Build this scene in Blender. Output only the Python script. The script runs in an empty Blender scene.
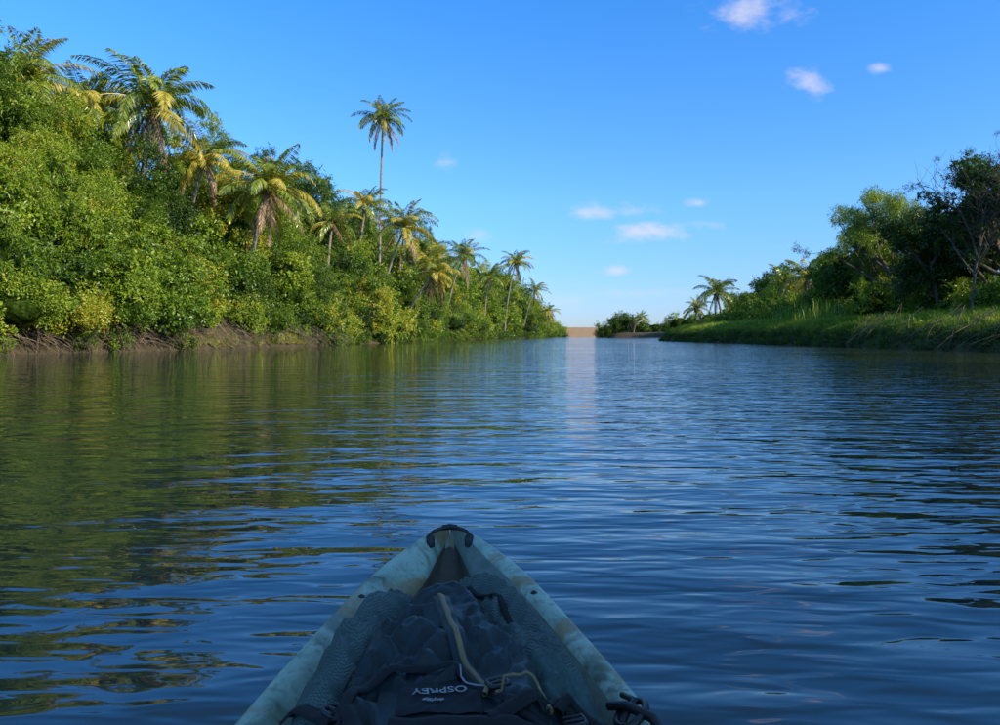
import bpy, math, random
import numpy as np
from mathutils import Vector, noise as mnoise, Matrix
R=np.random.RandomState(7); random.seed(7)
scene=bpy.context.scene
CAMZ=0.85; F=722.0; HY=335.0
def px(x,y,d): return np.array([(x-500)/F*d, d, CAMZ+(HY-y)/F*d])
# ------------------------------------------------------------------ helpers
def link(o,parent=None):
    scene.collection.objects.link(o)
    if parent is not None: o.parent=parent
    return o
def empty(name,loc=(0,0,0)):
    e=bpy.data.objects.new(name,None); e.location=loc; e.empty_display_size=.2
    return link(e)
def np_mesh(name,V,Fc,mats=(),mi=None,smooth=False):
    V=np.asarray(V,dtype=np.float32).reshape(-1,3); Fc=np.asarray(Fc,dtype=np.int32)
    me=bpy.data.meshes.new(name); k=Fc.shape[1]
    me.vertices.add(len(V)); me.vertices.foreach_set('co',V.ravel())
    me.loops.add(Fc.size); me.loops.foreach_set('vertex_index',Fc.ravel())
    me.polygons.add(len(Fc)); me.polygons.foreach_set('loop_start',np.arange(len(Fc),dtype=np.int32)*k)
    for m in mats: me.materials.append(m)
    if mi is not None: me.polygons.foreach_set('material_index',np.asarray(mi,dtype=np.int32))
    me.polygons.foreach_set('use_smooth',np.full(len(Fc),smooth,dtype=bool))
    me.update(calc_edges=True); me.validate()
    return me
def obj(name,me,parent=None): return link(bpy.data.objects.new(name,me),parent)
def norm(a): return a/(np.linalg.norm(a,axis=-1,keepdims=True)+1e-9)
class Acc:
    def __init__(s): s.V=[];s.F=[];s.M=[];s.n=0
    def add(s,V,Fc,m=0):
        V=np.asarray(V,float).reshape(-1,3);Fc=np.asarray(Fc)
        s.V.append(V);s.F.append(Fc+s.n);s.M.append(np.broadcast_to(m,(len(Fc),)));s.n+=len(V)
    def mesh(s,name,mats,smooth=False):
        return np_mesh(name,np.concatenate(s.V),np.concatenate(s.F),mats,np.concatenate(s.M),smooth)
def tube(acc,P,rad,k=6,m=0,cap=True):
    P=np.asarray(P,float);n=len(P);rad=np.broadcast_to(np.asarray(rad,float),(n,))
    T=norm(np.gradient(P,axis=0)); up=np.array([0,0,1.]) if abs(T[0,2])<.9 else np.array([1.,0,0])
    A=norm(np.cross(T,up));B=np.cross(T,A)
    th=np.arange(k)*2*math.pi/k
    V=P[:,None]+rad[:,None,None]*(np.cos(th)[None,:,None]*A[:,None]+np.sin(th)[None,:,None]*B[:,None])
    i=np.arange(n-1)[:,None];j=np.arange(k)[None]
    Fc=np.stack([i*k+j,i*k+(j+1)%k,(i+1)*k+(j+1)%k,(i+1)*k+j],-1).reshape(-1,4)
    acc.add(V,Fc,m)
def leaves(P,D,N,L,W,droop=.12):
    P=np.asarray(P);D=norm(D);S=norm(np.cross(D,N));N=np.cross(S,D)
    L=np.broadcast_to(L,(len(P),))[:,None];W=np.broadcast_to(W,(len(P),))[:,None]
    V=np.stack([P,P+D*.45*L+S*W*.5,P+D*L-N*droop*L,P+D*.45*L-S*W*.5],1)
    return V.reshape(-1,3),np.arange(len(P)*4).reshape(-1,4)
# ------------------------------------------------------------------ materials
def mat(name):
    m=bpy.data.materials.new(name);m.use_nodes=True;nt=m.node_tree
    return m,nt,nt.nodes,nt.links,nt.nodes['Principled BSDF'],nt.nodes['Material Output']
def ramp(nt,fac,stops):
    r=nt.nodes.new('ShaderNodeValToRGB');e=r.color_ramp.elements
    while len(e)<len(stops): e.new(.5)
    for i,(p,c) in enumerate(stops): e[i].position=p;e[i].color=(*c,1)
    if fac is not None: nt.links.new(fac,r.inputs[0])
    return r.outputs[0]
def noise(nt,scale,detail=4,vec=None,rough=.55,dist=0):
    n=nt.nodes.new('ShaderNodeTexNoise');n.inputs['Scale'].default_value=scale;n.inputs['Detail'].default_value=detail
    n.inputs['Roughness'].default_value=rough;n.inputs['Distortion'].default_value=dist
    if vec is not None: nt.links.new(vec,n.inputs['Vector'])
    return n.outputs[0]
def mth(nt,op,a,b=None,c=None,clamp=False):
    n=nt.nodes.new('ShaderNodeMath');n.operation=op;n.use_clamp=clamp
    for i,v in enumerate((a,b,c)):
        if v is None: continue
        if isinstance(v,(int,float)): n.inputs[i].default_value=v
        else: nt.links.new(v,n.inputs[i])
    return n.outputs[0]
def bump(nt,h,dist,strength=1):
    b=nt.nodes.new('ShaderNodeBump');b.inputs['Distance'].default_value=dist;b.inputs['Strength'].default_value=strength
    nt.links.new(h,b.inputs['Height']);return b.outputs[0]
def leafmat(name,stops,instanced=True,trans=.30,rough=.4,gl=.05):
    m,nt,N,L,P,O=mat(name);N.remove(P)
    g=N.new('ShaderNodeNewGeometry')
    if instanced:
        a=N.new('ShaderNodeAttribute');a.attribute_type='INSTANCER';a.attribute_name='tint'
        f=mth(nt,'ADD',a.outputs['Fac'],mth(nt,'MULTIPLY_ADD',g.outputs['Random Per Island'],.34,-.17))
    else:
        f=g.outputs['Random Per Island']
    col=ramp(nt,f,stops)
    d=N.new('ShaderNodeBsdfDiffuse');L.new(col,d.inputs[0])
    t=N.new('ShaderNodeBsdfTranslucent');L.new(col,t.inputs[0])
    mx=N.new('ShaderNodeMixShader');mx.inputs[0].default_value=trans
    L.new(d.outputs[0],mx.inputs[1]);L.new(t.outputs[0],mx.inputs[2])
    gg=N.new('ShaderNodeBsdfGlossy');gg.inputs['Roughness'].default_value=rough
    m2=N.new('ShaderNodeMixShader');m2.inputs[0].default_value=gl
    L.new(mx.outputs[0],m2.inputs[1]);L.new(gg.outputs[0],m2.inputs[2]);L.new(m2.outputs[0],O.inputs[0])
    return m
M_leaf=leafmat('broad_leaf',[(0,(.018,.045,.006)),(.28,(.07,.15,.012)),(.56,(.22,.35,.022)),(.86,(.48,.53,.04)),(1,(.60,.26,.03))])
M_grass=leafmat('grass_blade',[(0,(.05,.12,.012)),(.4,(.15,.29,.02)),(.75,(.32,.47,.035)),(1,(.46,.42,.09))])
M_palm=leafmat('palm_green',[(0,(.10,.17,.02)),(.6,(.24,.33,.035)),(1,(.46,.47,.06))],False,.25,.3,.07)
M_palmy=leafmat('palm_yellow',[(0,(.38,.36,.035)),(.6,(.58,.49,.06)),(1,(.66,.52,.10))],False,.3)
M_palmd=leafmat('palm_dead',[(0,(.16,.10,.05)),(1,(.42,.29,.15))],False,.15)
m,nt,N,L,P,O=mat('foliage_shade_core');N.remove(P)
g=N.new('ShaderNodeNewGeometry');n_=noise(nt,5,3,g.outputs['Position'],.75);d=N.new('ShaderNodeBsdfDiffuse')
L.new(ramp(nt,n_,[(.38,(.008,.016,.003)),(.52,(.025,.048,.007)),(.66,(.06,.10,.014))]),d.inputs[0]);L.new(d.outputs[0],O.inputs[0]);M_core=m  # dark core colour stands in for shade seen through leaf gaps
def barkmat(name,a,b,sc=6):
    m,nt,N,L,P,O=mat(name)
    tc=N.new('ShaderNodeTexCoord');n=noise(nt,sc,6,tc.outputs['Object'])
    L.new(ramp(nt,n,[(.3,a),(.7,b)]),P.inputs['Base Color']);P.inputs['Roughness'].default_value=.9
    L.new(bump(nt,n,.03),P.inputs['Normal']);return m
M_bark=barkmat('bark',(.05,.04,.03),(.18,.15,.11))
M_ptrunk=barkmat('palm_trunk_bark',(.18,.16,.13),(.40,.36,.30))
M_root=barkmat('dry_wood',(.07,.052,.038),(.30,.23,.16),3)
M_nut=barkmat('coconut',(.10,.10,.02),(.25,.18,.05))
# ------------------------------------------------------------------ sun & sky
SUN_EL=math.radians(25); SH=norm(np.array([.85,-.52]))
SUNV=np.array([SH[0]*math.cos(SUN_EL),SH[1]*math.cos(SUN_EL),math.sin(SUN_EL)])
sd=bpy.data.lights.new('sun','SUN');sd.energy=5.0;sd.angle=math.radians(.5);sd.color=(1,.86,.58)
so=link(bpy.data.objects.new('sun',sd));so.rotation_euler=Vector(SUNV).to_track_quat('Z','Y').to_euler();so.location=(60,-30,50)
w=bpy.data.worlds.new('World');scene.world=w;w.use_nodes=True;nt=w.node_tree;N=nt.nodes;L=nt.links
bg=N['Background'];bg.inputs[1].default_value=.15
sky=N.new('ShaderNodeTexSky');sky.sky_type='NISHITA';sky.sun_disc=False;sky.sun_elevation=SUN_EL
sky.sun_rotation=math.atan2(SH[0],SH[1]);sky.air_density=1.0;sky.dust_density=.2;sky.ozone_density=3.0
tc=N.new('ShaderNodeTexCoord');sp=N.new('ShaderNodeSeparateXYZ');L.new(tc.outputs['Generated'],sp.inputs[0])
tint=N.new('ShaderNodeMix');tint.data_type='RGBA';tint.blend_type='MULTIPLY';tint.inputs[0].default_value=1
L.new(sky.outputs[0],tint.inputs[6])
tr=ramp(nt,mth(nt,'MULTIPLY',sp.outputs[2],1.0,clamp=True),[(0,(.60/2,.76/2,1.26/2)),(.06,(.64/2,.88/2,1.42/2)),(.18,(.66/2,1.14/2,1.68/2)),(.42,(.44/2,1.22/2,1.98/2)),(.55,(.55/2,1.15/2,1.7/2)),(.75,(1.35/2,1.4/2,1.3/2)),(1,(1.5/2,1.45/2,1.3/2))])  # tint above the view made neutral and brighter, added fill for shaded kayak
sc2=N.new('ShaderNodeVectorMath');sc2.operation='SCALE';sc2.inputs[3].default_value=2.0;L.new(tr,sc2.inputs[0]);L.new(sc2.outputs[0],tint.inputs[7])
ysafe=mth(nt,'MAXIMUM',sp.outputs[1],.05)
cb=N.new('ShaderNodeCombineXYZ');L.new(mth(nt,'DIVIDE',sp.outputs[0],ysafe),cb.inputs[0]);L.new(mth(nt,'DIVIDE',sp.outputs[2],ysafe),cb.inputs[1])
stretch=N.new('ShaderNodeVectorMath');stretch.operation='MULTIPLY';L.new(cb.outputs[0],stretch.inputs[0]);stretch.inputs[1].default_value=(1,1.7,1)
cn=noise(nt,22,6,stretch.outputs[0],.6)
clouds=[(752,12,58,22,.7),(810,82,28,17,.65),(880,68,12,6,.6),(645,233,42,14,.8),(594,212,32,11,.65),(634,210,34,9,.5),
 (700,203,14,6,.7),(710,225,28,7,.45),(447,162,14,10,.45),(615,270,20,7,.6),(480,235,20,10,.35),(640,293,60,7,.3),(560,300,50,8,.2)]
tot=None
for (x,y,sx,sy,op) in clouds:
    a=N.new('ShaderNodeVectorMath');a.operation='SUBTRACT';L.new(cb.outputs[0],a.inputs[0]);a.inputs[1].default_value=((x-500)/F,(HY-y)/F,0)
    b=N.new('ShaderNodeVectorMath');b.operation='MULTIPLY';L.new(a.outputs[0],b.inputs[0]);b.inputs[1].default_value=(F/sx,F/sy,0)
    c=N.new('ShaderNodeVectorMath');c.operation='LENGTH';L.new(b.outputs[0],c.inputs[0])
    v=mth(nt,'ADD',mth(nt,'SUBTRACT',.75,c.outputs['Value']),mth(nt,'MULTIPLY_ADD',cn,2.6,-1.3))
    mr=N.new('ShaderNodeMapRange');mr.interpolation_type='SMOOTHSTEP';L.new(v,mr.inputs[0]);mr.inputs[1].default_value=-.3;mr.inputs[2].default_value=1.15
    o_=mth(nt,'MULTIPLY',mr.outputs[0],op)
    tot=o_ if tot is None else mth(nt,'MAXIMUM',tot,o_)
tot=mth(nt,'MULTIPLY',tot,mth(nt,'GREATER_THAN',sp.outputs[1],.2))
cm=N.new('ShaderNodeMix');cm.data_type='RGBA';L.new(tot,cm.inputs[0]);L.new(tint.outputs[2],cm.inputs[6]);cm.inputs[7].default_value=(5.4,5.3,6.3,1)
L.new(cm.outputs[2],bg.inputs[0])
# ------------------------------------------------------------------ terrain
LB=np.array([(-400,-24),(-60,-24),(0,-23),(30,-21),(40,-18.5),(51,-16),(88,-11),(153,-4),(205,8.5),(300,25),(340,30)])
RB=np.array([(-400,26),(-60,26),(36,25),(70,24),(100,23.2),(112,25),(122,39),(135,55),(200,62),(235,52),(245,39),(262,36),(285,42),(300,46),(340,50)])
wob=lambda y:.7*np.sin(y*.35)+.45*np.sin(y*.83+1)+.25*np.sin(y*1.9)
xL=lambda y:np.interp(y,LB[:,0],LB[:,1])+wob(y)*np.clip(y/60,.6,1.6)
xR=lambda y:np.interp(y,RB[:,0],RB[:,1])+wob(y+40)*.6
def land(x,y):
    x=np.asarray(x,float);y=np.asarray(y,float)
    dl=xL(y)-x;dr=x-xR(y)
    zl=np.interp(dl,[-6,-1.5,0,.5,1.5,4,20,60],[-1.6,-.8,-.05,.35,.65,.9,1.2,1.6])
    zr=np.interp(dr,[-6,-1.5,0,.5,1.5,4,20,60],[-1.6,-.8,-.05,.6,1.15,1.6,1.9,2.2])
    z=np.maximum(zl,zr)
    s=np.interp(y,[294,299,306,316,326,345,360],[-1.6,0,1.8,4.2,3.0,-.3,-2])
    z=np.where(y>340,s,np.where(y>292,np.maximum(z,s),z))
    return z
xs=np.concatenate([[-6000,-2500,-1000,-400,-200,-120],np.arange(-80,90,1.0),[120,200,400,1000,2500,6000]])
ys=np.concatenate([[-6000,-2000,-600,-200,-100],np.arange(-60,365,1.25),[400,600,1200,3000,8000]])
X,Y=np.meshgrid(xs,ys);Z=land(X,Y)+.08*np.sin(X*1.7+Y*.9)*np.sin(Y*1.3)
ny,nx=X.shape;i=np.arange(ny-1)[:,None];j=np.arange(nx-1)[None]
Fc=np.stack([i*nx+j,i*nx+j+1,(i+1)*nx+j+1,(i+1)*nx+j],-1).reshape(-1,4)
m,nt,N,L,P,O=mat('bank_soil')
g=N.new('ShaderNodeNewGeometry');s_=N.new('ShaderNodeSeparateXYZ');L.new(g.outputs['Position'],s_.inputs[0])
n1=noise(nt,1.5,8,g.outputs['Position'],.7)
soil=ramp(nt,n1,[(.3,(.05,.038,.025)),(.5,(.12,.09,.055)),(.7,(.08,.09,.028))])
sand=ramp(nt,n1,[(.3,(.36,.22,.11)),(.7,(.50,.33,.18))])
mx=N.new('ShaderNodeMix');mx.data_type='RGBA'
mr=N.new('ShaderNodeMapRange');L.new(s_.outputs[1],mr.inputs[0]);mr.inputs[1].default_value=280;mr.inputs[2].default_value=296
L.new(mr.outputs[0],mx.inputs[0]);L.new(soil,mx.inputs[6]);L.new(sand,mx.inputs[7]);L.new(mx.outputs[2],P.inputs['Base Color'])
P.inputs['Roughness'].default_value=.95;L.new(bump(nt,n1,.12),P.inputs['Normal'])
obj('ground',np_mesh('ground',np.stack([X,Y,Z],-1),Fc,[m],None,True))
# ------------------------------------------------------------------ water
m,nt,N,L,P,O=mat('river_water')
g=N.new('ShaderNodeNewGeometry')
def wv(sx,sy,rot=0,detail=3,dist=0,rough=.5):
    mp=N.new('ShaderNodeMapping');L.new(g.outputs['Position'],mp.inputs[0]);mp.inputs['Scale'].default_value=(sx,sy,1);mp.inputs['Rotation'].default_value=(0,0,rot)
    return noise(nt,1,detail,mp.outputs[0],rough,dist)
sx_=N.new('ShaderNodeSeparateXYZ');L.new(g.outputs['Position'],sx_.inputs[0])
right=N.new('ShaderNodeMapRange');L.new(sx_.outputs[0],right.inputs[0]);right.inputs[1].default_value=-2.5;right.inputs[2].default_value=3;right.inputs[3].default_value=.6;right.inputs[4].default_value=1.5
patch=mth(nt,'MULTIPLY',ramp(nt,wv(.05,.12,0,2),[(.35,(.45,.45,.45)),(.65,(1,1,1))]),right.outputs[0])
h1=mth(nt,'MULTIPLY',wv(.35,1.15,.06,1,.4),.032)
h2=mth(nt,'MULTIPLY',mth(nt,'MULTIPLY',wv(1.2,4.2,-.12,1,.6),.026),patch)
h3=mth(nt,'MULTIPLY',mth(nt,'MULTIPLY',wv(3.6,12,.30,1,.5),.0115),patch)
vl=N.new('ShaderNodeVectorMath');vl.operation='DISTANCE';L.new(g.outputs['Position'],vl.inputs[0]);vl.inputs[1].default_value=(-.2,-1.5,0)
ph=mth(nt,'MULTIPLY_ADD',vl.outputs['Value'],13.0,mth(nt,'MULTIPLY',wv(.5,.5,0,1),9))
h4=mth(nt,'MULTIPLY',mth(nt,'SINE',ph),.0022)
h=mth(nt,'ADD',mth(nt,'ADD',h1,h2),mth(nt,'ADD',h3,h4))
L.new(bump(nt,h,1.0),P.inputs['Normal'])
P.inputs['Base Color'].default_value=(.030,.046,.040,1)
P.inputs['Roughness'].default_value=.02;P.inputs['IOR'].default_value=1.62
a=7000
me=np_mesh('water',[(-a,-a,0),(a,-a,0),(a,9000,0),(-a,9000,0)],[(0,1,2,3)],[m]);obj('water',me)
# ------------------------------------------------------------------ instancing
def src_collection(name,meshes):
    c=bpy.data.collections.new(name)
    for k,me in enumerate(meshes): c.objects.link(bpy.data.objects.new('%s_%02d'%(name,k),me))
    return c
def clump(name,n,Rr,ll,lw,seed,m,twigs=34,up=.6,droop=.12,inner=.45,sag=-.15):
    r=np.random.RandomState(seed)
    T=norm(r.normal(size=(twigs,3)));T[:,2]*=.85;TL=Rr*r.uniform(.5,1.2,twigs)
    k=r.randint(0,twigs,n);t=inner+(1-inner)*r.rand(n)**.7
    P=T[k]*(TL[k]*t)[:,None]+r.normal(size=(n,3))*Rr*.11
    D=norm(T[k]+r.normal(size=(n,3))*.75+np.array([0,0,sag]))
    Nn=norm(T[k]*.7+r.normal(size=(n,3))*.5+np.array([0,0,up]))
    s=r.uniform(.65,1.25,n)
    V,Fc=leaves(P,D,Nn,ll*s,lw*s,droop)
    return np_mesh(name,V,Fc,[m])
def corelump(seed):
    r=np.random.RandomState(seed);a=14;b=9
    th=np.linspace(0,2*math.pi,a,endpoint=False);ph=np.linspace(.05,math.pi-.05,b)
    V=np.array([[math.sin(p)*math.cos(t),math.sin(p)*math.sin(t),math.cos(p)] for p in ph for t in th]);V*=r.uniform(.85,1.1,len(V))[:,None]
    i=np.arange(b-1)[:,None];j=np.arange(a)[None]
    return np_mesh('foliage_shade_core',V,np.stack([i*a+j,(i+1)*a+j,(i+1)*a+(j+1)%a,i*a+(j+1)%a],-1).reshape(-1,4),[M_core],None,True)
leafC=src_collection('leaf_clump',[clump('leaf_clump',260,.95,.24,.14,s,M_leaf,22) for s in range(3)]+[clump('leaf_clump_small',420,.9,.15,.085,10+s,M_leaf,40,.8) for s in range(3)]
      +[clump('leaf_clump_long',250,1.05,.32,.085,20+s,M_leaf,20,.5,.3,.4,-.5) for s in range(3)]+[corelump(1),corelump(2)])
fineC=src_collection('fine_leaf_clump',[clump('fine_leaf_clump',300,.9,.20,.065,80+s,M_leaf,36) for s in range(5)])
def grass_tuft(seed,h,n=60,lean=.35,rad=.45,wd=.022):
    r=np.random.RandomState(seed)
    a=r.rand(n)*6.28;rr=rad*np.sqrt(r.rand(n));B=np.stack([rr*np.cos(a),rr*np.sin(a),np.zeros(n)],-1)
    az=r.rand(n)*6.28;ln=lean*r.uniform(.3,1.5,n);H=h*r.uniform(.5,1.15,n)
    O_=np.stack([np.cos(az),np.sin(az),np.zeros(n)],-1);S=np.stack([-np.sin(az),np.cos(az),np.zeros(n)],-1)
    W=wd*r.uniform(.7,1.4,n)[:,None]
    p=[B]
    for t in (.4,.75,1.0): p.append(B+O_*(ln*H*t**2)[:,None]+np.array([0,0,1])*(H*(t-.28*ln*t**3))[:,None])
    ws=[W,W*1.1,W*.7,W*.08]
    V=np.stack([q for k in range(4) for q in (p[k]-S*ws[k],p[k]+S*ws[k])],1)
    b=np.arange(n)[:,None]*8
    Fc=np.concatenate([b+np.array([2*k,2*k+1,2*k+3,2*k+2]) for k in range(3)])
    return np_mesh('grass_tuft',V.reshape(-1,3),Fc,[M_grass])
grassC=src_collection('grass_tuft',[grass_tuft(s,.75,70,.55,.5,.018) for s in range(5)])
reedC=src_collection('reed_tuft',[grass_tuft(s+20,2.8,30,.25,.7) for s in range(3)])
_gn={}
def instancer(name,coll,P,rot,scl,tint,idx,parent=None):
    if coll.name not in _gn:
        ng=bpy.data.node_groups.new('scatter_'+coll.name,'GeometryNodeTree')
        ng.interface.new_socket('Geometry',in_out='INPUT',socket_type='NodeSocketGeometry')
        ng.interface.new_socket('Geometry',in_out='OUTPUT',socket_type='NodeSocketGeometry')
        n=ng.nodes;l=ng.links
        gi=n.new('NodeGroupInput');go=n.new('NodeGroupOutput');ip=n.new('GeometryNodeInstanceOnPoints');ci=n.new('GeometryNodeCollectionInfo')
        ci.inputs[0].default_value=coll;ci.inputs['Separate Children'].default_value=True;ci.inputs['Reset Children'].default_value=True
        def na(nm,t):
            a=n.new('GeometryNodeInputNamedAttribute');a.data_type=t;a.inputs[0].default_value=nm;return a.outputs[0]
        e=n.new('FunctionNodeEulerToRotation');l.new(na('rot','FLOAT_VECTOR'),e.inputs[0])
        l.new(gi.outputs[0],ip.inputs['Points']);l.new(ci.outputs[0],ip.inputs['Instance']);ip.inputs['Pick Instance'].default_value=True
        l.new(na('idx','INT'),ip.inputs['Instance Index']);l.new(e.outputs[0],ip.inputs['Rotation']);l.new(na('scl','FLOAT_VECTOR'),ip.inputs['Scale'])
        l.new(ip.outputs[0],go.inputs[0]);_gn[coll.name]=ng
    me=bpy.data.meshes.new(name);P=np.asarray(P,dtype=np.float32);n_=len(P)
    me.vertices.add(n_);me.vertices.foreach_set('co',P.ravel())
    scl=np.asarray(scl,dtype=np.float32)
    if scl.ndim==1: scl=np.repeat(scl[:,None],3,1)
    a=me.attributes.new('rot','FLOAT_VECTOR','POINT');a.data.foreach_set('vector',np.asarray(rot,dtype=np.float32).ravel())
    a=me.attributes.new('scl','FLOAT_VECTOR','POINT');a.data.foreach_set('vector',scl.ravel())
    a=me.attributes.new('tint','FLOAT','POINT');a.data.foreach_set('value',np.asarray(tint,dtype=np.float32))
    a=me.attributes.new('idx','INT','POINT');a.data.foreach_set('value',np.asarray(idx,dtype=np.int32))
    me.update();o=obj(name,me,parent);md=o.modifiers.new('scatter','NODES');md.node_group=_gn[coll.name];return o
class Scat:
    def __init__(s): s.P=[];s.s=[];s.t=[];s.i=[]
    def put(s,P,sc,t,i):
        P=np.asarray(P,float);k=len(P);s.P.append(P)
        sc=np.asarray(sc,float)
        if sc.ndim==1: sc=np.repeat(sc[:,None],3,1)
        s.s.append(sc);s.t.append(t);s.i.append(i)
    def crown(s,c,rad,n,cs,tint,zmin=.25,core=True,keep=None,face=None,typ=None):
        c=np.asarray(c,float);rad=np.asarray(rad,float)
        typ=R.randint(0,3) if typ is None else typ
        if typ==1: n=int(n*1.1)
        d=norm(R.normal(size=(n,3)));ph=R.rand(3)*6
        if face is not None: d=d[(d@face)>-.25]
        n=len(d)
        lump=1+.22*np.sin(d[:,0]*4+ph[0])*np.sin(d[:,1]*5+ph[1])+.15*np.sin(d[:,2]*6+ph[2])
        p=c+d*rad*(lump*R.uniform(.82,1.08,n))[:,None]
        ok=p[:,2]>zmin
        if keep is not None: ok&=keep(p)
        p=p[ok];k=len(p)
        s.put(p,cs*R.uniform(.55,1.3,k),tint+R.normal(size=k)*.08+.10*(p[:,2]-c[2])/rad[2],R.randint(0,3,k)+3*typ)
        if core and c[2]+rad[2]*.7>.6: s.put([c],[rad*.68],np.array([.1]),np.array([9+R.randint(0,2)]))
    def make(s,name,coll,parent=None):
        P=np.concatenate(s.P);i=np.concatenate(s.i)
        rot=R.rand(len(P),3)*np.array([.8,.8,6.28])-np.array([.4,.4,0])
        rot[i>=9]*=np.array([0,0,1])
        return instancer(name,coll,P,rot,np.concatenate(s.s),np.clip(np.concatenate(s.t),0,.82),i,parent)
# left bank forest
H3y=[-60,20,30,38,46,55,62,80,110,150,205,260,290,320];H3=[13,13,14.5,15,14.8,15,15,16.2,17,17.5,17.5,15.5,10,4]
near=Scat();far=Scat()
FACE=norm(np.array([.8,-.45,.4]))
def rows(S,y0,y1,step,cs,dens):
    y=y0
    while y<y1:
        Ht=np.interp(y,H3y,H3)
        for off,hf,rr in ((.2,.20,1.5),(2.2,.42,2.2),(5.2,.72,2.9),(9.5,1.0,3.4)):
            yy=y+R.uniform(-.5,.5)*step;off2=off+R.uniform(-.7,1.1)
            h=Ht*hf*R.uniform(.74,1.14);x=xL(yy)-off2
            r=rr*R.uniform(.75,1.3)*(1 if cs<1.2 else 1.3)
            rz=min(max(h*.38,1.0),5.2)
            t=np.clip(.50+R.normal()*.21,.10,.85)
            nn=int(dens*(r*r+r*rz)*1.7/cs**2)
            kp=None
            if 41<yy<56: kp=lambda p:(p[:,2]>1.05)|(R.rand(len(p))<.2)
            elif yy<41: kp=lambda p:(p[:,2]>.9)|(np.sin(p[:,1]*1.1)>.1)
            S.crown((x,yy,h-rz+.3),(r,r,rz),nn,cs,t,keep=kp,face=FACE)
            if off>=5: S.crown((x+1,yy,max(h*.42,1.5)),(r*.85,r*.85,rz*.8),nn//3,cs,t-.15,face=FACE)
        S.crown((xL(y)-7.5,y,2.2),(3,step*.8,2.6),int(10/cs),cs*1.3,.25)
        y+=step*R.uniform(.85,1.15)
rows(near,8,75,2.9,.80,2.0)
rows(far,75,150,4.2,1.15,1.8)
rows(far,150,322,7.5,1.9,1.6)
def hem(S,y0,y1,n,s0_,s1_):
    y=R.uniform(y0,y1,n)
    y=y[((y<41)&(np.sin(y*1.1)>-.1))|(y>55)];n=len(y)
    x=xL(y)-R.uniform(-.55,1.0,n);S.put(np.stack([x,y,R.uniform(.15,1.1,n)],-1),R.uniform(s0_,s1_,n),np.clip(.36+R.normal(size=n)*.15,.05,.75),R.randint(0,9,n))
hem(near,8,80,380,.4,.75);hem(far,75,160,260,.6,1.0);hem(far,150,315,260,1.0,1.7)
near.put(px(95,205,33)[None]+np.array([[0,0,0]]),np.array([.35]),np.array([.82]),np.array([1]))
near.make('mangrove_thicket',leafC);far.make('forest_mass',leafC)
S=Scat()
for x,y,h,r in ((37,252,4.5,3),(41,254,7.5,3.5),(45,256,9,3.5),(50,256,6.5,4),(55,256,5.5,4),(60,256,6,4),(66,254,6.5,5),(72,250,7,5),(80,248,7,5),(90,245,8,6)):
    S.crown((x,y,h*.5),(r,r,h*.5),20,1.6,.22)
for y in np.arange(128,240,8):
    for k in range(2):
        h=R.uniform(5,9);S.crown((xR(y)+3+6*k+R.rand()*2,y,h*.5),(4,4,h*.5),20,1.6,.35)
S.make('distant_bushes',leafC)
S=Scat()
for y in np.arange(-10,112,3.0):
    for off,h,r in ((9.5,3.0,1.9),(13,5.0,2.4),(19,7.5,3.2)):
        if R.rand()<.12: continue
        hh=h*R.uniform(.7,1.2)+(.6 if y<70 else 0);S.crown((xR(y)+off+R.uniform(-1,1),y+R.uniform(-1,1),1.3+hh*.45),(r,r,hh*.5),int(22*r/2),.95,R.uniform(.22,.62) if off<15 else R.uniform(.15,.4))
S.make('shrub_thicket',leafC)
S=Scat()
n=4200;y=R.uniform(0,114,n);off=R.uniform(-.45,1,n)+R.rand(n)**2*6;off=np.maximum(off,-.4);x=xR(y)+off
z=np.maximum(land(x,y),.05)+R.uniform(-.05,.25,n)
S.put(np.stack([x,y,z],-1),R.uniform(.3,.55,n),R.uniform(.08,.36,n)+.34*np.clip((off-.6)/1.2,0,1),R.randint(3,6,n))  # bank face tinted darker to stand for its shaded side
S.make('bank_creeper',leafC)
n=5200;y=R.uniform(0,114,n);off=R.rand(n)**.8*10+.4;x=xR(y)+off
z=land(x,y)-.05;sc=R.uniform(.7,1.25,n)*np.interp(off,[0,1.2,2.5,6,10],[.35,.6,1.0,1.2,1.6])
instancer('tall_grass',grassC,np.stack([x,y,z],-1),np.stack([R.normal(size=n)*.1,R.normal(size=n)*.1-.1,R.rand(n)*6.28],-1),sc,np.clip(.62+R.normal(size=n)*.10+.15*np.sin(x*.5)*np.sin(y*.21),.1,.95),R.randint(0,5,n))
n=26;y=R.uniform(62,78,n);x=xR(y)+R.uniform(3,8,n)
instancer('reed_bed',reedC,np.stack([x,y,land(x,y)],-1),np.stack([np.zeros(n),np.zeros(n),R.rand(n)*6.28],-1),R.uniform(.6,1.05,n),R.uniform(.5,.8,n),R.randint(0,3,n))
n=600;y=R.uniform(41,57,n);x=xL(y)-R.uniform(.3,2.5,n)
instancer('dry_bank_grass',grassC,np.stack([x,y,land(x,y)],-1),np.stack([R.normal(size=n)*.3,R.normal(size=n)*.3+.3,R.rand(n)*6.28],-1),R.uniform(.4,.8,n),R.uniform(.85,1.05,n),R.randint(0,5,n))
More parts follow.
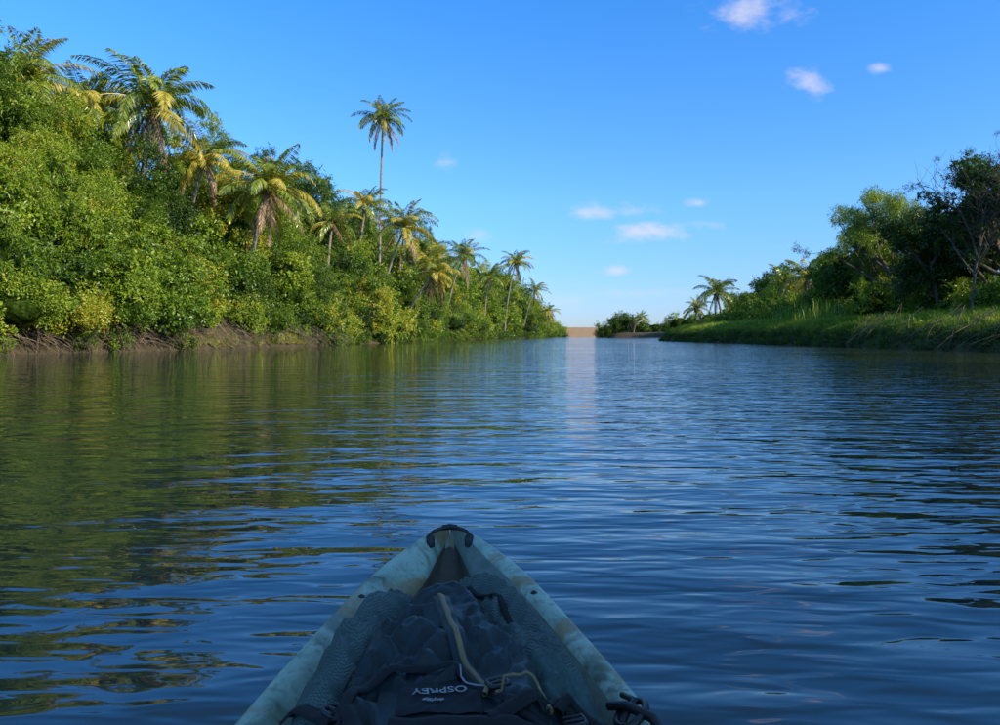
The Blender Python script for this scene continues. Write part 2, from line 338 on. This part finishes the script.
def sticks(name,y0,y1,n,xf,sgn,hm,rad):
    acc=Acc()
    for _ in range(n):
        y=R.uniform(y0,y1);x=xf(y)-sgn*R.uniform(-.3,1.6);z=max(float(land(x,y)),0)+R.uniform(.0,.5)
        p0=np.array([x-sgn*R.uniform(0,1.2),y+R.normal()*.6,z+R.uniform(.3,hm)]);p2=np.array([x+sgn*R.uniform(.2,1.4),y+R.normal()*.9,R.uniform(-.15,.5)])
        pm=(p0+p2)/2+np.array([sgn*R.uniform(0,.4),R.normal()*.25,R.uniform(0,.4)])
        t=np.linspace(0,1,6)[:,None];P_=(1-t)**2*p0+2*t*(1-t)*pm+t*t*p2
        tube(acc,P_,np.linspace(rad,rad*.4,6)*R.uniform(.5,1.4),4)
    return obj(name,acc.mesh(name,[M_root],True))
sticks('mangrove_roots',24,62,900,xL,1,1.4,.020)
sticks('bank_driftwood',30,52,90,xR,-1,1.5,.018)
# ------------------------------------------------------------------ palms
def palm(base,crown,FL,nf,yel,dead,seed,scale_tr=1.0):
    r=np.random.RandomState(seed);e=empty('coconut_palm',tuple(base));base=np.asarray(base,float);c=np.asarray(crown,float)-base
    acc=Acc();t=np.linspace(0,1,14)[:,None]
    mid=np.array([c[0]*.15,c[1]*.15,c[2]*.55]);P=2*t*(1-t)*mid+t*t*c
    rad=np.interp(t[:,0],[0,.06,.5,1],[.27,.19,.15,.11])*scale_tr
    tube(acc,P,rad,9,0);obj('trunk',acc.mesh('palm_trunk',[M_ptrunk],True),e)
    acc=Acc();nf=int(nf*1.15)
    for k in range(nf):
        f=(k+.5)/nf;az=k*2.39996+r.normal()*.2
        el=math.radians(80-f**1.05*112+r.normal()*8);bend=math.radians(66+50*f*(1-f)*2+r.normal()*12)
        Lf=FL*r.uniform(.85,1.12)*(.75 if f<.12 else 1)
        if f>1-dead: el=math.radians(-55+r.normal()*8);bend=math.radians(28);mi=2
        else: mi=1 if r.rand()<yel*(0.3+1.3*f) else 0
        n=16;tt=np.linspace(0,1,n);ang=el-bend*tt**1.5
        side=r.normal()*.4
        azz=az+side*tt**2
        dirs=np.stack([np.cos(azz)*np.cos(ang),np.sin(azz)*np.cos(ang),np.sin(ang)],-1)
        Pr=c+np.concatenate([[np.zeros(3)],np.cumsum(dirs[:-1]*Lf/(n-1),0)])
        tube(acc,Pr,np.linspace(.04,.01,n),3,mi)
        q=54;u=np.linspace(.10,.995,q);u=u+r.normal(size=q)*.006
        Pq=np.stack([np.interp(u,tt,Pr[:,a]) for a in range(3)],-1);Dq=norm(np.stack([np.interp(u,tt,dirs[:,a]) for a in range(3)],-1))
        S=norm(np.cross(Dq,np.array([0,0,1.])+r.normal(size=3)*.3));U=np.cross(S,Dq)
        ll=FL*.20*np.sin(np.clip(u*.80+.17,0,1)*math.pi)**.6
        dr=r.uniform(.3,.95)
        for sg in (-1,1):
            d=S*sg+Dq*(.55+.6*u[:,None])+U*.12+np.array([0,0,-dr if mi<2 else -1.5])+r.normal(size=(q,3))*.12
            V,Fc=leaves(Pq,d,U+r.normal(size=(q,3))*.3,ll*r.uniform(.8,1.1,q),.080*FL/4.3,.25)
            acc.add(V,Fc,mi)
    obj('fronds',acc.mesh('palm_fronds',[M_palm,M_palmy,M_palmd]),e)
    acc=Acc()
    for k in range(9):
        a=k*2.4;p=c+np.array([math.cos(a)*.32,math.sin(a)*.32,-.3-.12*(k%3)])
        th=np.linspace(0.02,math.pi-.02,7);tube(acc,p+np.stack([0*th,0*th,np.cos(th)*.15],-1),np.sin(th)*.12,8)
    obj('coconuts',acc.mesh('coconuts',[M_nut],True),e)
    return e
def palm_px(x,y,d,bx,FL,nf,yel=.2,dead=.08,seed=0,by=None):
    c=px(x,y,d);by=d+1.0 if by is None else by
    b=(bx,by,float(land(bx,by))-.1);return palm(b,c,FL,nf,yel,dead,seed)
palm_px(152,106,47,-24.5,5.0,28,.2,.06,1)
palm_px(268,188,52,-18.8,4.7,28,.45,.12,2)
palm_px(383,118,86,-14.6,3.8,24,.1,.10,3)
palm_px(405,228,80,-13.8,4.6,26,.55,.15,4)
palm_px(436,272,88,-12.2,4.2,22,.9,.2,5,by=88)
palm_px(464,256,122,-9.5,4.8,22,.25,.08,6)
palm_px(516,262,168,1.0,5.0,22,.25,.08,7)
palm_px(24,80,42,-29.5,4.2,22,.5,.05,8)
palm_px(84,108,46,-28,3.9,20,.35,.1,9)
palm_px(366,206,80,-16.5,3.8,20,.25,.1,10)
palm_px(548,312,232,11,4.8,18,.8,.15,11)
palm_px(205,160,50,-23.0,3.4,18,.8,.1,12)
palm_px(490,276,150,-3.5,4.6,20,.25,.1,13)
palm_px(427,262,104,-11.8,4.2,20,.8,.15,14)
palm_px(332,222,70,-17.2,3.4,18,.4,.1,15)
palm_px(535,290,200,6.5,4.6,18,.35,.1,16)
palm_px(716,292,106,33,3.9,26,.15,.08,17)
palm_px(697,308,104,29.5,2.6,18,.3,.08,18)
palm_px(806,276,92,39.5,4.4,22,.2,.1,19)
palm_px(785,284,98,40,4.0,20,.1,.1,20)
palm_px(640,318,250,46.5,4.2,16,.1,.05,21)
palm_px(632,322,252,45,3.6,14,.1,.05,22)
# ------------------------------------------------------------------ broadleaf trees
def tree(name,base,H,spread,tint,seed,coll,mod,leafy=1.0,cs=.85,kids=(9,4,3),lean=(0,0),th=.22):
    r=np.random.RandomState(seed);e=empty(name,tuple(base));acc=Acc();tips=[]
    def grow(p,d,Ln,rad,lev):
        n=6;pts=[p];dd=d.copy()
        for _ in range(n-1):
            dd=norm(dd+r.normal(size=3)*.16+np.array([0,0,.06 if lev else 0]));pts.append(pts[-1]+dd*Ln/(n-1))
        pts=np.array(pts);tube(acc,pts,np.linspace(rad,rad*.5,n),7 if lev<2 else 4)
        if lev==3: tips.append(pts[-1]);tips.append(pts[3]);return
        for k in range(kids[lev]):
            t=r.uniform(.38,1.0);q=np.array([np.interp(t*(n-1),np.arange(n),pts[:,a]) for a in range(3)])
            az=r.rand()*6.28;o=np.array([math.cos(az),math.sin(az),r.uniform(-.1,.9)])
            nd=norm(dd*.45+o*np.array([spread,spread,1.]));grow(q,nd,Ln*r.uniform(.45,.72),rad*(.55-.1*lev+.1*(1-t)),lev+1)
    grow(np.zeros(3),norm(np.array([lean[0],lean[1],1.])),H*.55,th,0)
    tp=np.array(tips);sc_=H/max(tp[:,2].max(),.1)
    me=acc.mesh('trunk',[M_bark],True);o=obj('trunk',me,e);o.scale=(sc_,)*3;tp=tp*sc_
    k=len(tp);sel=r.rand(k)<leafy;tp=tp[sel];k=len(tp)
    rot=r.rand(k,3)*np.array([.8,.8,6.28])
    instancer('crown',coll,tp,rot,cs*r.uniform(.55,1.25,k),np.clip(tint+r.normal(size=k)*.08,0,.82),r.randint(0,mod,k),e)
    return e
def tree_px(name,x,top,d,*a,**k):
    X_=(x-500)/F*d;z=float(land(X_,d));tree(name,(X_,d,z-.1),CAMZ+(HY-top)/F*d-z,*a,**k)
tree_px('broadleaf_tree',903,190,62,.8,.62,31,fineC,5,1,.8)
tree_px('broadleaf_tree',880,222,66,.9,.52,32,fineC,5,1,.85)
tree_px('broadleaf_tree',855,246,74,1.0,.3,33,leafC,3,.8,1.0)
tree_px('broadleaf_tree',835,258,80,1.0,.45,34,leafC,6,.8,1.0)
tree_px('broadleaf_tree',945,208,55,1.0,.2,35,leafC,6,.9,.9)
tree_px('broadleaf_tree',985,190,52,1.0,.15,36,leafC,6,.9,.9)
tree_px('broadleaf_tree',1020,165,48,1.0,.15,37,leafC,6,.9,.9)
tree_px('broadleaf_tree',925,228,70,1.1,.2,42,leafC,6,.9,1.1)
tree_px('broadleaf_tree',965,205,68,1.1,.2,43,leafC,6,.9,1.1)
tree_px('bare_branch_tree',968,136,47,.7,.1,38,fineC,5,.10,.4,kids=(11,6,5),th=.10)
tree_px('broadleaf_tree',770,268,112,1.1,.40,39,leafC,6,.8,1.1)
tree_px('broadleaf_tree',745,294,120,1.1,.40,40,leafC,6,.8,1.1)
tree_px('broadleaf_tree',965,250,60,1.1,.35,41,fineC,5,1,.9)
for k,(x_,y_,h_) in enumerate(((32,22,17),(31,10,18),(32,-3,20),(33,-12,21),(31,-20,20),(34,-28,20),(39,-12,22),(40,-22,22))):
    tree('broadleaf_tree',(x_,y_,1.5),h_,1.0,.25,60+k,leafC,3,1,1.7,kids=(8,3,2))
# ------------------------------------------------------------------ kayak
m,nt,N,L,P,O=mat('camo_plastic')
tc=N.new('ShaderNodeTexCoord')
n1=noise(nt,6.5,3,tc.outputs['Object'],.5,1.2);n2=noise(nt,3.4,3,tc.outputs['Object'],.5,2.0);n3=noise(nt,60,5,tc.outputs['Object'],.7)
c1=ramp(nt,n1,[(.36,(.12,.17,.11)),(.45,(.34,.50,.38)),(.56,(.44,.60,.47)),(.66,(.17,.24,.18))])
mx=N.new('ShaderNodeMix');mx.data_type='RGBA';L.new(ramp(nt,n2,[(.52,(0,0,0)),(.60,(1,1,1))]),mx.inputs[0]);L.new(c1,mx.inputs[6]);mx.inputs[7].default_value=(.34,.28,.14,1)
mx2=N.new('ShaderNodeMix');mx2.data_type='RGBA';L.new(ramp(nt,n3,[(.50,(0,0,0)),(.72,(.7,.7,.7))]),mx2.inputs[0]);L.new(mx.outputs[2],mx2.inputs[6]);mx2.inputs[7].default_value=(.13,.13,.08,1)
L.new(mx2.outputs[2],P.inputs['Base Color']);P.inputs['Roughness'].default_value=.45
L.new(bump(nt,noise(nt,140,4,tc.outputs['Object']),.0012),P.inputs['Normal']);M_hull=m
def simple(name,col,rough,bsc=0,bd=.001,spec=.5,col2=None,nsc=20):
    m,nt,N,L,P,O=mat(name);tc=N.new('ShaderNodeTexCoord')
    c2=col2 or tuple(min(1,c*1.6+.004) for c in col)
    L.new(ramp(nt,noise(nt,nsc,6,tc.outputs['Object'],.65),[(.3,col),(.7,c2)]),P.inputs['Base Color'])
    P.inputs['Roughness'].default_value=rough;P.inputs['Specular IOR Level'].default_value=spec
    if bsc: L.new(bump(nt,noise(nt,bsc,3,tc.outputs['Object']),bd),P.inputs['Normal'])
    return m
M_well=simple('well_plastic',(.06,.056,.04),.6,90,.001,.4,(.15,.14,.10),8)
M_slope=simple('rim_inner_plastic',(.10,.14,.12),.55,90,.001,.4,(.30,.36,.28),7)
M_black=simple('black_webbing',(.010,.010,.011),.7,500,.0005,.3)
M_rub=simple('black_plastic',(.012,.012,.013),.4)
kay=empty('kayak',(-.014,0,0));kay.rotation_euler=(0,0,math.atan2(.05,.81))
ws=np.array([(-1.62,.0),(-1.6,.04),(-1.45,.12),(-1.1,.25),(-.6,.36),(0,.39),(.5,.375),(.8,.345),(1.02,.307),(1.18,.272),(1.318,.237),(1.43,.208),(1.518,.183),(1.61,.150),(1.695,.112),(1.76,.078),(1.8,.050),(1.825,.025),(1.835,.002)])
ss=np.unique(np.concatenate([np.linspace(-1.62,1.7,90),np.linspace(1.7,1.835,22)]))
rings=[]
for s in ss:
    w_=max(np.interp(s,ws[:,0],ws[:,1]),.002)
    g_=np.interp(s,[-1.62,-1,0,1.02,1.518,1.75,1.835],[.36,.30,.27,.30,.335,.355,.37])
    zk=np.interp(s,[-1.62,-1.4,-1,1.1,1.5,1.75,1.835],[.30,.06,-.08,-.07,.0,.16,.34])
    r_=min(.085,w_*.62);wi=max(w_-r_,.0)
    dep=.15*min(1,max(0,(wi-.01)/.07))*float(np.interp(s,[-1.4,-1.3],[0,1]))
    pts=[(0,zk),(.55*w_,zk+.015),(.86*w_,zk+.30*(g_-zk)),(.97*w_,zk+.7*(g_-zk)),(w_,g_-.035),(w_,g_-.012),(w_-min(.006,w_*.2),g_-.001),(w_-min(.014,w_*.3),g_+.002),(wi+.55*r_,g_-.002),
         (wi+.48*r_,g_-.012),(wi+.10*r_,g_-.034),(wi,g_-.045-dep*.1),(wi*.93,g_-.05-dep*.55),(wi*.80,g_-.05-dep*.9),(wi*.45,g_-.05-dep*.95),(0,g_-.05-dep*.95)]
    rings.append([( t,s,z) for t,z in pts]+[(-t,s,z) for t,z in pts[-2:0:-1]])
V=np.array(rings);nr,k=V.shape[:2];i=np.arange(nr-1)[:,None];j=np.arange(k)[None]
Fc=np.stack([i*k+j,i*k+(j+1)%k,(i+1)*k+(j+1)%k,(i+1)*k+j],-1).reshape(-1,4)
jj=np.broadcast_to(j,(nr-1,k)).ravel();mi=((jj>=11)&(jj<=18)).astype(int);mi[((jj>=9)&(jj<=10))]=2
hull=obj('hull',np_mesh('hull',V,Fc,[M_hull,M_well,M_slope],mi,True),kay)
acc=Acc();t=np.linspace(0,math.pi,18)
tube(acc,np.stack([np.cos(t)*.048-.0,1.765+.03*np.sin(t),.360+.012*np.sin(t)],-1),.0045,8)
tube(acc,[(-.018,1.796,.372),(0,1.797,.374),(.018,1.796,.372)],[.007,.0075,.007],8)
for sx in (-.048,.048): tube(acc,[(sx,1.765,.335),(sx,1.765,.352),(sx,1.767,.362),(sx,1.768,.366)],[.012,.012,.009,.002],10)
for s,sg in ((1.45,-1),(1.45,1),(.98,1)):
    w_=np.interp(s,ws[:,0],ws[:,1])-.03;tube(acc,[(sg*w_,s,.28),(sg*w_,s,.331 if s>1.2 else .300),(sg*w_,s,.334 if s>1.2 else .303)],[.007,.007,.002],10)
obj('bow_handle',acc.mesh('bow_handle',[M_rub],True),kay)
acc=Acc()
a=np.linspace(0,2*math.pi,22)
tube(acc,np.stack([.262+.020*np.cos(a)+.012*np.sin(a),1.005+.032*np.sin(a),.316+.006*np.cos(a)],-1),.0055,8)
tube(acc,[(.235,1.03,.315),(.255,1.01,.325),(.285,.98,.322),(.30,.955,.30)],.007,8)
tube(acc,[(.245,.99,.31),(.27,1.02,.327),(.262,1.06,.315)],.005,8)
obj('side_carry_loop',acc.mesh('side_carry_loop',[M_rub],True),kay)
nu,nv=14,14;U,Vv=np.meshgrid(np.linspace(-1,1,nu),np.linspace(0,1,nv))
a=np.clip((Vv-.5)*2,0,1);b=np.clip(Vv*2,0,1)
SX=U*(.19-.02*a);SY=-.05-.36*b-.10*a+.03*U*U*a*2;SZ=.155+.02*U**2+.42*a**1.2+.03*(1-b)**2
i=np.arange(nv-1)[:,None];j=np.arange(nu-1)[None];Fs=np.stack([i*nu+j,i*nu+j+1,(i+1)*nu+j+1,(i+1)*nu+j],-1).reshape(-1,4)
o=obj('seat',np_mesh('seat',np.stack([SX,SY,SZ],-1),Fs,[M_black],None,True),kay);sm=o.modifiers.new('s','SOLIDIFY');sm.thickness=.025
# ------------------------------------------------------------------ backpack
def fabric(name,c1,c2,sc,rough,bd=.0006,mesh=False):
    m,nt,N,L,P,O=mat(name);tc=N.new('ShaderNodeTexCoord')
    mp=N.new('ShaderNodeMapping');mp.inputs['Rotation'].default_value=(0,0,math.radians(45));L.new(tc.outputs['Object'],mp.inputs[0])
    if mesh:
        a=N.new('ShaderNodeTexVoronoi');a.inputs['Scale'].default_value=sc;a.inputs['Randomness'].default_value=.05;L.new(mp.outputs[0],a.inputs[0]);f=a.outputs['Distance']
        st=[(.25,c2),(.6,c1)]
    else:
        f=noise(nt,sc,4,mp.outputs[0],.7);st=[(.3,c1),(.7,c2)]
    big=ramp(nt,noise(nt,9,4,tc.outputs['Object'],.6),[(.3,(.6,.6,.6)),(.7,(1,1,1))])
    mm=N.new('ShaderNodeMix');mm.data_type='RGBA';mm.blend_type='MULTIPLY';mm.inputs[0].default_value=1;L.new(ramp(nt,f,st),mm.inputs[6]);L.new(big,mm.inputs[7])
    L.new(mm.outputs[2],P.inputs['Base Color']);P.inputs['Roughness'].default_value=rough
    P.inputs['Specular IOR Level'].default_value=.35
    L.new(bump(nt,f,bd),P.inputs['Normal']);return m
M_ny=fabric('nylon_black',(.016,.030,.032),(.034,.056,.060),300,.5)
M_navy=fabric('nylon_teal',(.034,.080,.074),(.065,.135,.122),260,.55)
M_mesh=fabric('stretch_mesh',(.055,.095,.088),(.150,.225,.205),330,.75,.0004,True)
M_tan=fabric('zip_tan',(.24,.17,.07),(.38,.29,.15),400,.5)
M_print=fabric('logo_print',(.34,.36,.37),(.48,.50,.51),200,.6)
pack=empty('backpack',(-.014,0,0));pack.rotation_euler=kay.rotation_euler
s0,s1=.50,1.42
def hw(s): return float(np.interp(s,[.5,.56,.75,1.0,1.13,1.21,1.29,1.345,1.39,1.42],[.10,.17,.216,.230,.220,.196,.156,.118,.080,.03]))
cL=lambda s:np.interp(s,[.5,.95,1.25,1.42],[-.19,-.184,-.116,-.065])
cR=lambda s:np.interp(s,[.5,.95,1.28,1.42],[.19,.180,.092,.055])
eL=lambda s:cL(s)+.058; eR=lambda s:cR(s)-.062
def top_off(s,t):
    v=0
    dl=(t-cL(s))/.046;dr=(t-cR(s))/.049
    v+=.027*math.exp(-dl*dl)*(1 if s<1.3 else .5)+.029*math.exp(-dr*dr)
    for e_ in (eL(s),eR(s)): v-=.014*math.exp(-((t-e_)/.010)**2)
    if eL(s)<t<eR(s): v+=.012*min(1,max(0,(1.27-s)/.03))
    p=Vector((t*9,s*5,3.1));q=Vector((t*20+s*9,s*10-t*6,1.7));rr=Vector((t*40-s*15,s*34,9.))
    w_=1.0
    if -.075<t<.07 and s<.90: w_=.25
    v+=.018*mnoise.noise(p)*w_+.013*(1-abs(mnoise.noise(q))*2.6)*w_+.005*mnoise.noise(rr)*w_
    v+=.012*(1-2.2*abs(mnoise.noise(Vector(((t+s*.6)*24,(s-t*.6)*5,4.4)))))*w_
    v+=.006*(1-2.5*abs(mnoise.noise(Vector(((t-s*.8)*45,(s+t*.5)*12,14.4)))))*w_
    return v
def env(s):
    u=(s-.95)/.472
    return max(0,1-abs(u)**3.6)**.5
def zbase(s,t):
    h=hw(s);b=min(1,abs(t)/h);H=.150*env(s)+.005
    return .245+H*(1-b**2.8)**.55
def ztop(s,t):
    h=hw(s);b=min(1,abs(t)/h)
    return zbase(s,t)+top_off(s,t)*(1-b**6)*min(1,env(s)*1.6)
nu,nv=200,215;VV=[]
svals=s0+(s1-s0)*(.5-.5*np.cos(np.linspace(0,math.pi,nv)))
for s in svals:
    h=hw(s)
    for a in range(nu):
        th=math.pi*a/(nu-1);ct=math.cos(th);t=-h*math.copysign(abs(ct)**.62,ct)
        z=ztop(s,t);side=abs(t)/h
        tt=t+.008*mnoise.noise(Vector((s*14,t*8,7)))*side**3*1.6
        if a in (0,nu-1): z=.18
        VV.append((tt,s,z))
i=np.arange(nv-1)[:,None];j=np.arange(nu-1)[None]
Fp=np.stack([i*nu+j,i*nu+j+1,(i+1)*nu+j+1,(i+1)*nu+j],-1).reshape(-1,4)
VV=np.array(VV);cc=VV[Fp].mean(1);MI=np.zeros(len(Fp),int)
for q,(t,s,z) in enumerate(cc):
    if t<eL(s) and s<1.30: MI[q]=2 if abs(t-cL(s))<.062 else 1
    elif t>eR(s) and s<1.35: MI[q]=2 if (abs(t-cR(s))<.066 and s>.99) else 1
    elif s>1.265: MI[q]=1
    else: MI[q]=0
obj('bag_body',np_mesh('bag_body',VV,Fp,[M_ny,M_navy,M_mesh],MI,True),pack)
def onpack(pts,lift=.003,n=40):
    pts=np.array(pts,float);k=len(pts);u=np.linspace(0,k-1,n)
    def cr(a):
        pad=np.concatenate([[2*a[0]-a[1]],a,[2*a[-1]-a[-2]]]);o=[]
        for v in u:
            i_=min(int(v),k-2);f=v-i_;p0,p1,p2,p3=pad[i_:i_+4]
            o.append(.5*((2*p1)+(-p0+p2)*f+(2*p0-5*p1+4*p2-p3)*f*f+(-p0+3*p1-3*p2+p3)*f**3))
        return np.array(o)
    T,S=cr(pts[:,0]),cr(pts[:,1]);return np.array([(t,s,ztop(s,t)+lift) for t,s in zip(T,S)])
def ribbon(acc,P,wd,th,m=0):
    P=np.asarray(P,float);P[:,2]=np.convolve(np.pad(P[:,2],2,'edge'),np.ones(5)/5,'valid')
    T=norm(np.gradient(P,axis=0));S=norm(np.cross(T,np.array([0,0,1.])));U=np.cross(S,T)
    n=len(P);pr=[(-1,-.3),(-.9,.6),(0,1),(.9,.6),(1,-.3)]
    V=np.stack([P+S*a*wd/2+U*b*th for a,b in pr],1);k=5
    i=np.arange(n-1)[:,None];j=np.arange(k-1)[None]
    acc.add(V,np.stack([i*k+j,i*k+j+1,(i+1)*k+j+1,(i+1)*k+j],-1).reshape(-1,4),m)
acc=Acc()
zl=[(-.012,1.19),(-.004,1.12),(.008,1.04),(.026,.96),(.047,.89)]
ribbon(acc,onpack(zl,.003),.026,.003,0);ribbon(acc,onpack(zl,.007),.008,.003,1)
P_=onpack([(.047,.885),(.052,.868),(.048,.85)],.010,8);tube(acc,P_,.0035,6,1)
obj('zipper',acc.mesh('zipper',[M_ny,M_tan],True),pack)
acc=Acc()
for f in (eL,eR):
    sv=np.linspace(.62,1.265,60);ribbon(acc,np.array([(f(s)+0.0,s,ztop(s,f(s))+.003) for s in sv]),.008,.004,0)
ribbon(acc,onpack([(float(eL(1.266)),1.266),(-.01,1.275),(float(eR(1.266)),1.266)],.003),.010,.004,0)
ribbon(acc,onpack([(-.115,.80),(-.10,.88),(-.055,.925),(.01,.915),(.06,.86),(.10,.81),(.17,.80)],.005,60),.014,.004,0)
ribbon(acc,onpack([(-.20,.93),(-.14,.86),(-.10,.80),(-.08,.72)],.005,40),.020,.005,0)
ribbon(acc,onpack([(.05,.80),(.09,.825),(.14,.845),(.19,.84)],.010,40),.022,.006,0)
ribbon(acc,onpack([(-.06,.80),(0,.795),(.06,.79),(.10,.78),(.15,.76)],.010,40),.020,.006,0)
ribbon(acc,onpack([(.02,1.31),(.05,1.25),(.085,1.18),(.10,1.12)],.004,30),.010,.003,0)
tube(acc,onpack([(.20,.90),(.185,.86),(.15,.845),(.13,.82)],.02,20),.007,8,0)
obj('straps',acc.mesh('straps',[M_black],True),pack)
acc=Acc()
tube(acc,onpack([(.06,.84),(.08,.852),(.10,.846),(.125,.83),(.118,.815)],.018,30),.0020,7,0)
tube(acc,onpack([(.02,.90),(.028,.88),(.05,.872)],.010,14),.0012,6,1)
obj('cords',acc.mesh('cords',[M_tan,M_print],True),pack)
acc=Acc()
def buckle(t,s,w_,l_,rot):
    z=ztop(s,t)+.014;c,sn=math.cos(rot),math.sin(rot)
    o=[]
    for a in np.linspace(0,2*math.pi,21):
        x_=math.copysign(abs(math.cos(a))**.4,math.cos(a))*w_/2;y_=math.copysign(abs(math.sin(a))**.4,math.sin(a))*l_/2
        o.append((t+x_*c-y_*sn,s+x_*sn+y_*c,z))
    tube(acc,o,.003,6);tube(acc,[(t-w_/2*c,s-w_/2*sn,z),(t,s,z+.001),(t+w_/2*c,s+w_/2*sn,z)],.0025,6)
buckle(.065,.872,.024,.018,.4);buckle(-.125,.84,.024,.020,-.8);buckle(.15,.825,.026,.020,.2)
obj('buckles',acc.mesh('buckles',[M_rub],True),pack)
def lettering(txt,size,t,s,rot,lift):
    cu=bpy.data.curves.new('lettering','FONT');cu.body=txt;cu.size=size;cu.align_x='CENTER';cu.align_y='CENTER';cu.resolution_u=3;cu.offset=.0004
    o=bpy.data.objects.new('tmp_lettering',cu);scene.collection.objects.link(o)
    dg=bpy.context.evaluated_depsgraph_get();me=bpy.data.meshes.new_from_object(o.evaluated_get(dg));bpy.data.objects.remove(o)
    c,sn=math.cos(rot),math.sin(rot)
    for v in me.vertices:
        x_,y_=v.co.x,v.co.y;T=t+x_*c-y_*sn;S=s+x_*sn+y_*c;v.co=(T,S,ztop(S,T)+lift)
    me.materials.clear();me.materials.append(M_print);obj('lettering',me,pack)
acc=Acc()
nn=24;T,S=np.meshgrid(np.linspace(-.055,.045,nn),np.linspace(.825,.898,nn));Zz=np.array([[ztop(s,t)+.004 for t,s in zip(a,b)] for a,b in zip(T,S)])
i=np.arange(nn-1)[:,None];j=np.arange(nn-1)[None];acc.add(np.stack([T,S,Zz],-1),np.stack([i*nn+j,i*nn+j+1,(i+1)*nn+j+1,(i+1)*nn+j],-1).reshape(-1,4))
obj('label_patch',acc.mesh('label_patch',[M_black],True),pack)
lettering('OSPREY',.019,-.005,.872,math.pi+.08,.0065)
lettering('daylite',.010,-.012,.848,math.pi+.08,.0065)
# ------------------------------------------------------------------ camera
cd=bpy.data.cameras.new('camera');cd.sensor_width=36;cd.lens=F/1000*36;cd.shift_y=-(362.5-HY)/1000;cd.clip_end=20000;cd.clip_start=.02
co=link(bpy.data.objects.new('camera',cd));co.location=(0,0,CAMZ);co.rotation_euler=(math.pi/2,0,0);scene.camera=co
scene.view_settings.view_transform='Standard'
try: scene.view_settings.look='None'
except Exception: pass
scene.view_settings.exposure=0
print('instances', sum(len(o.data.vertices) for o in scene.objects if o.modifiers and o.type=='MESH'))
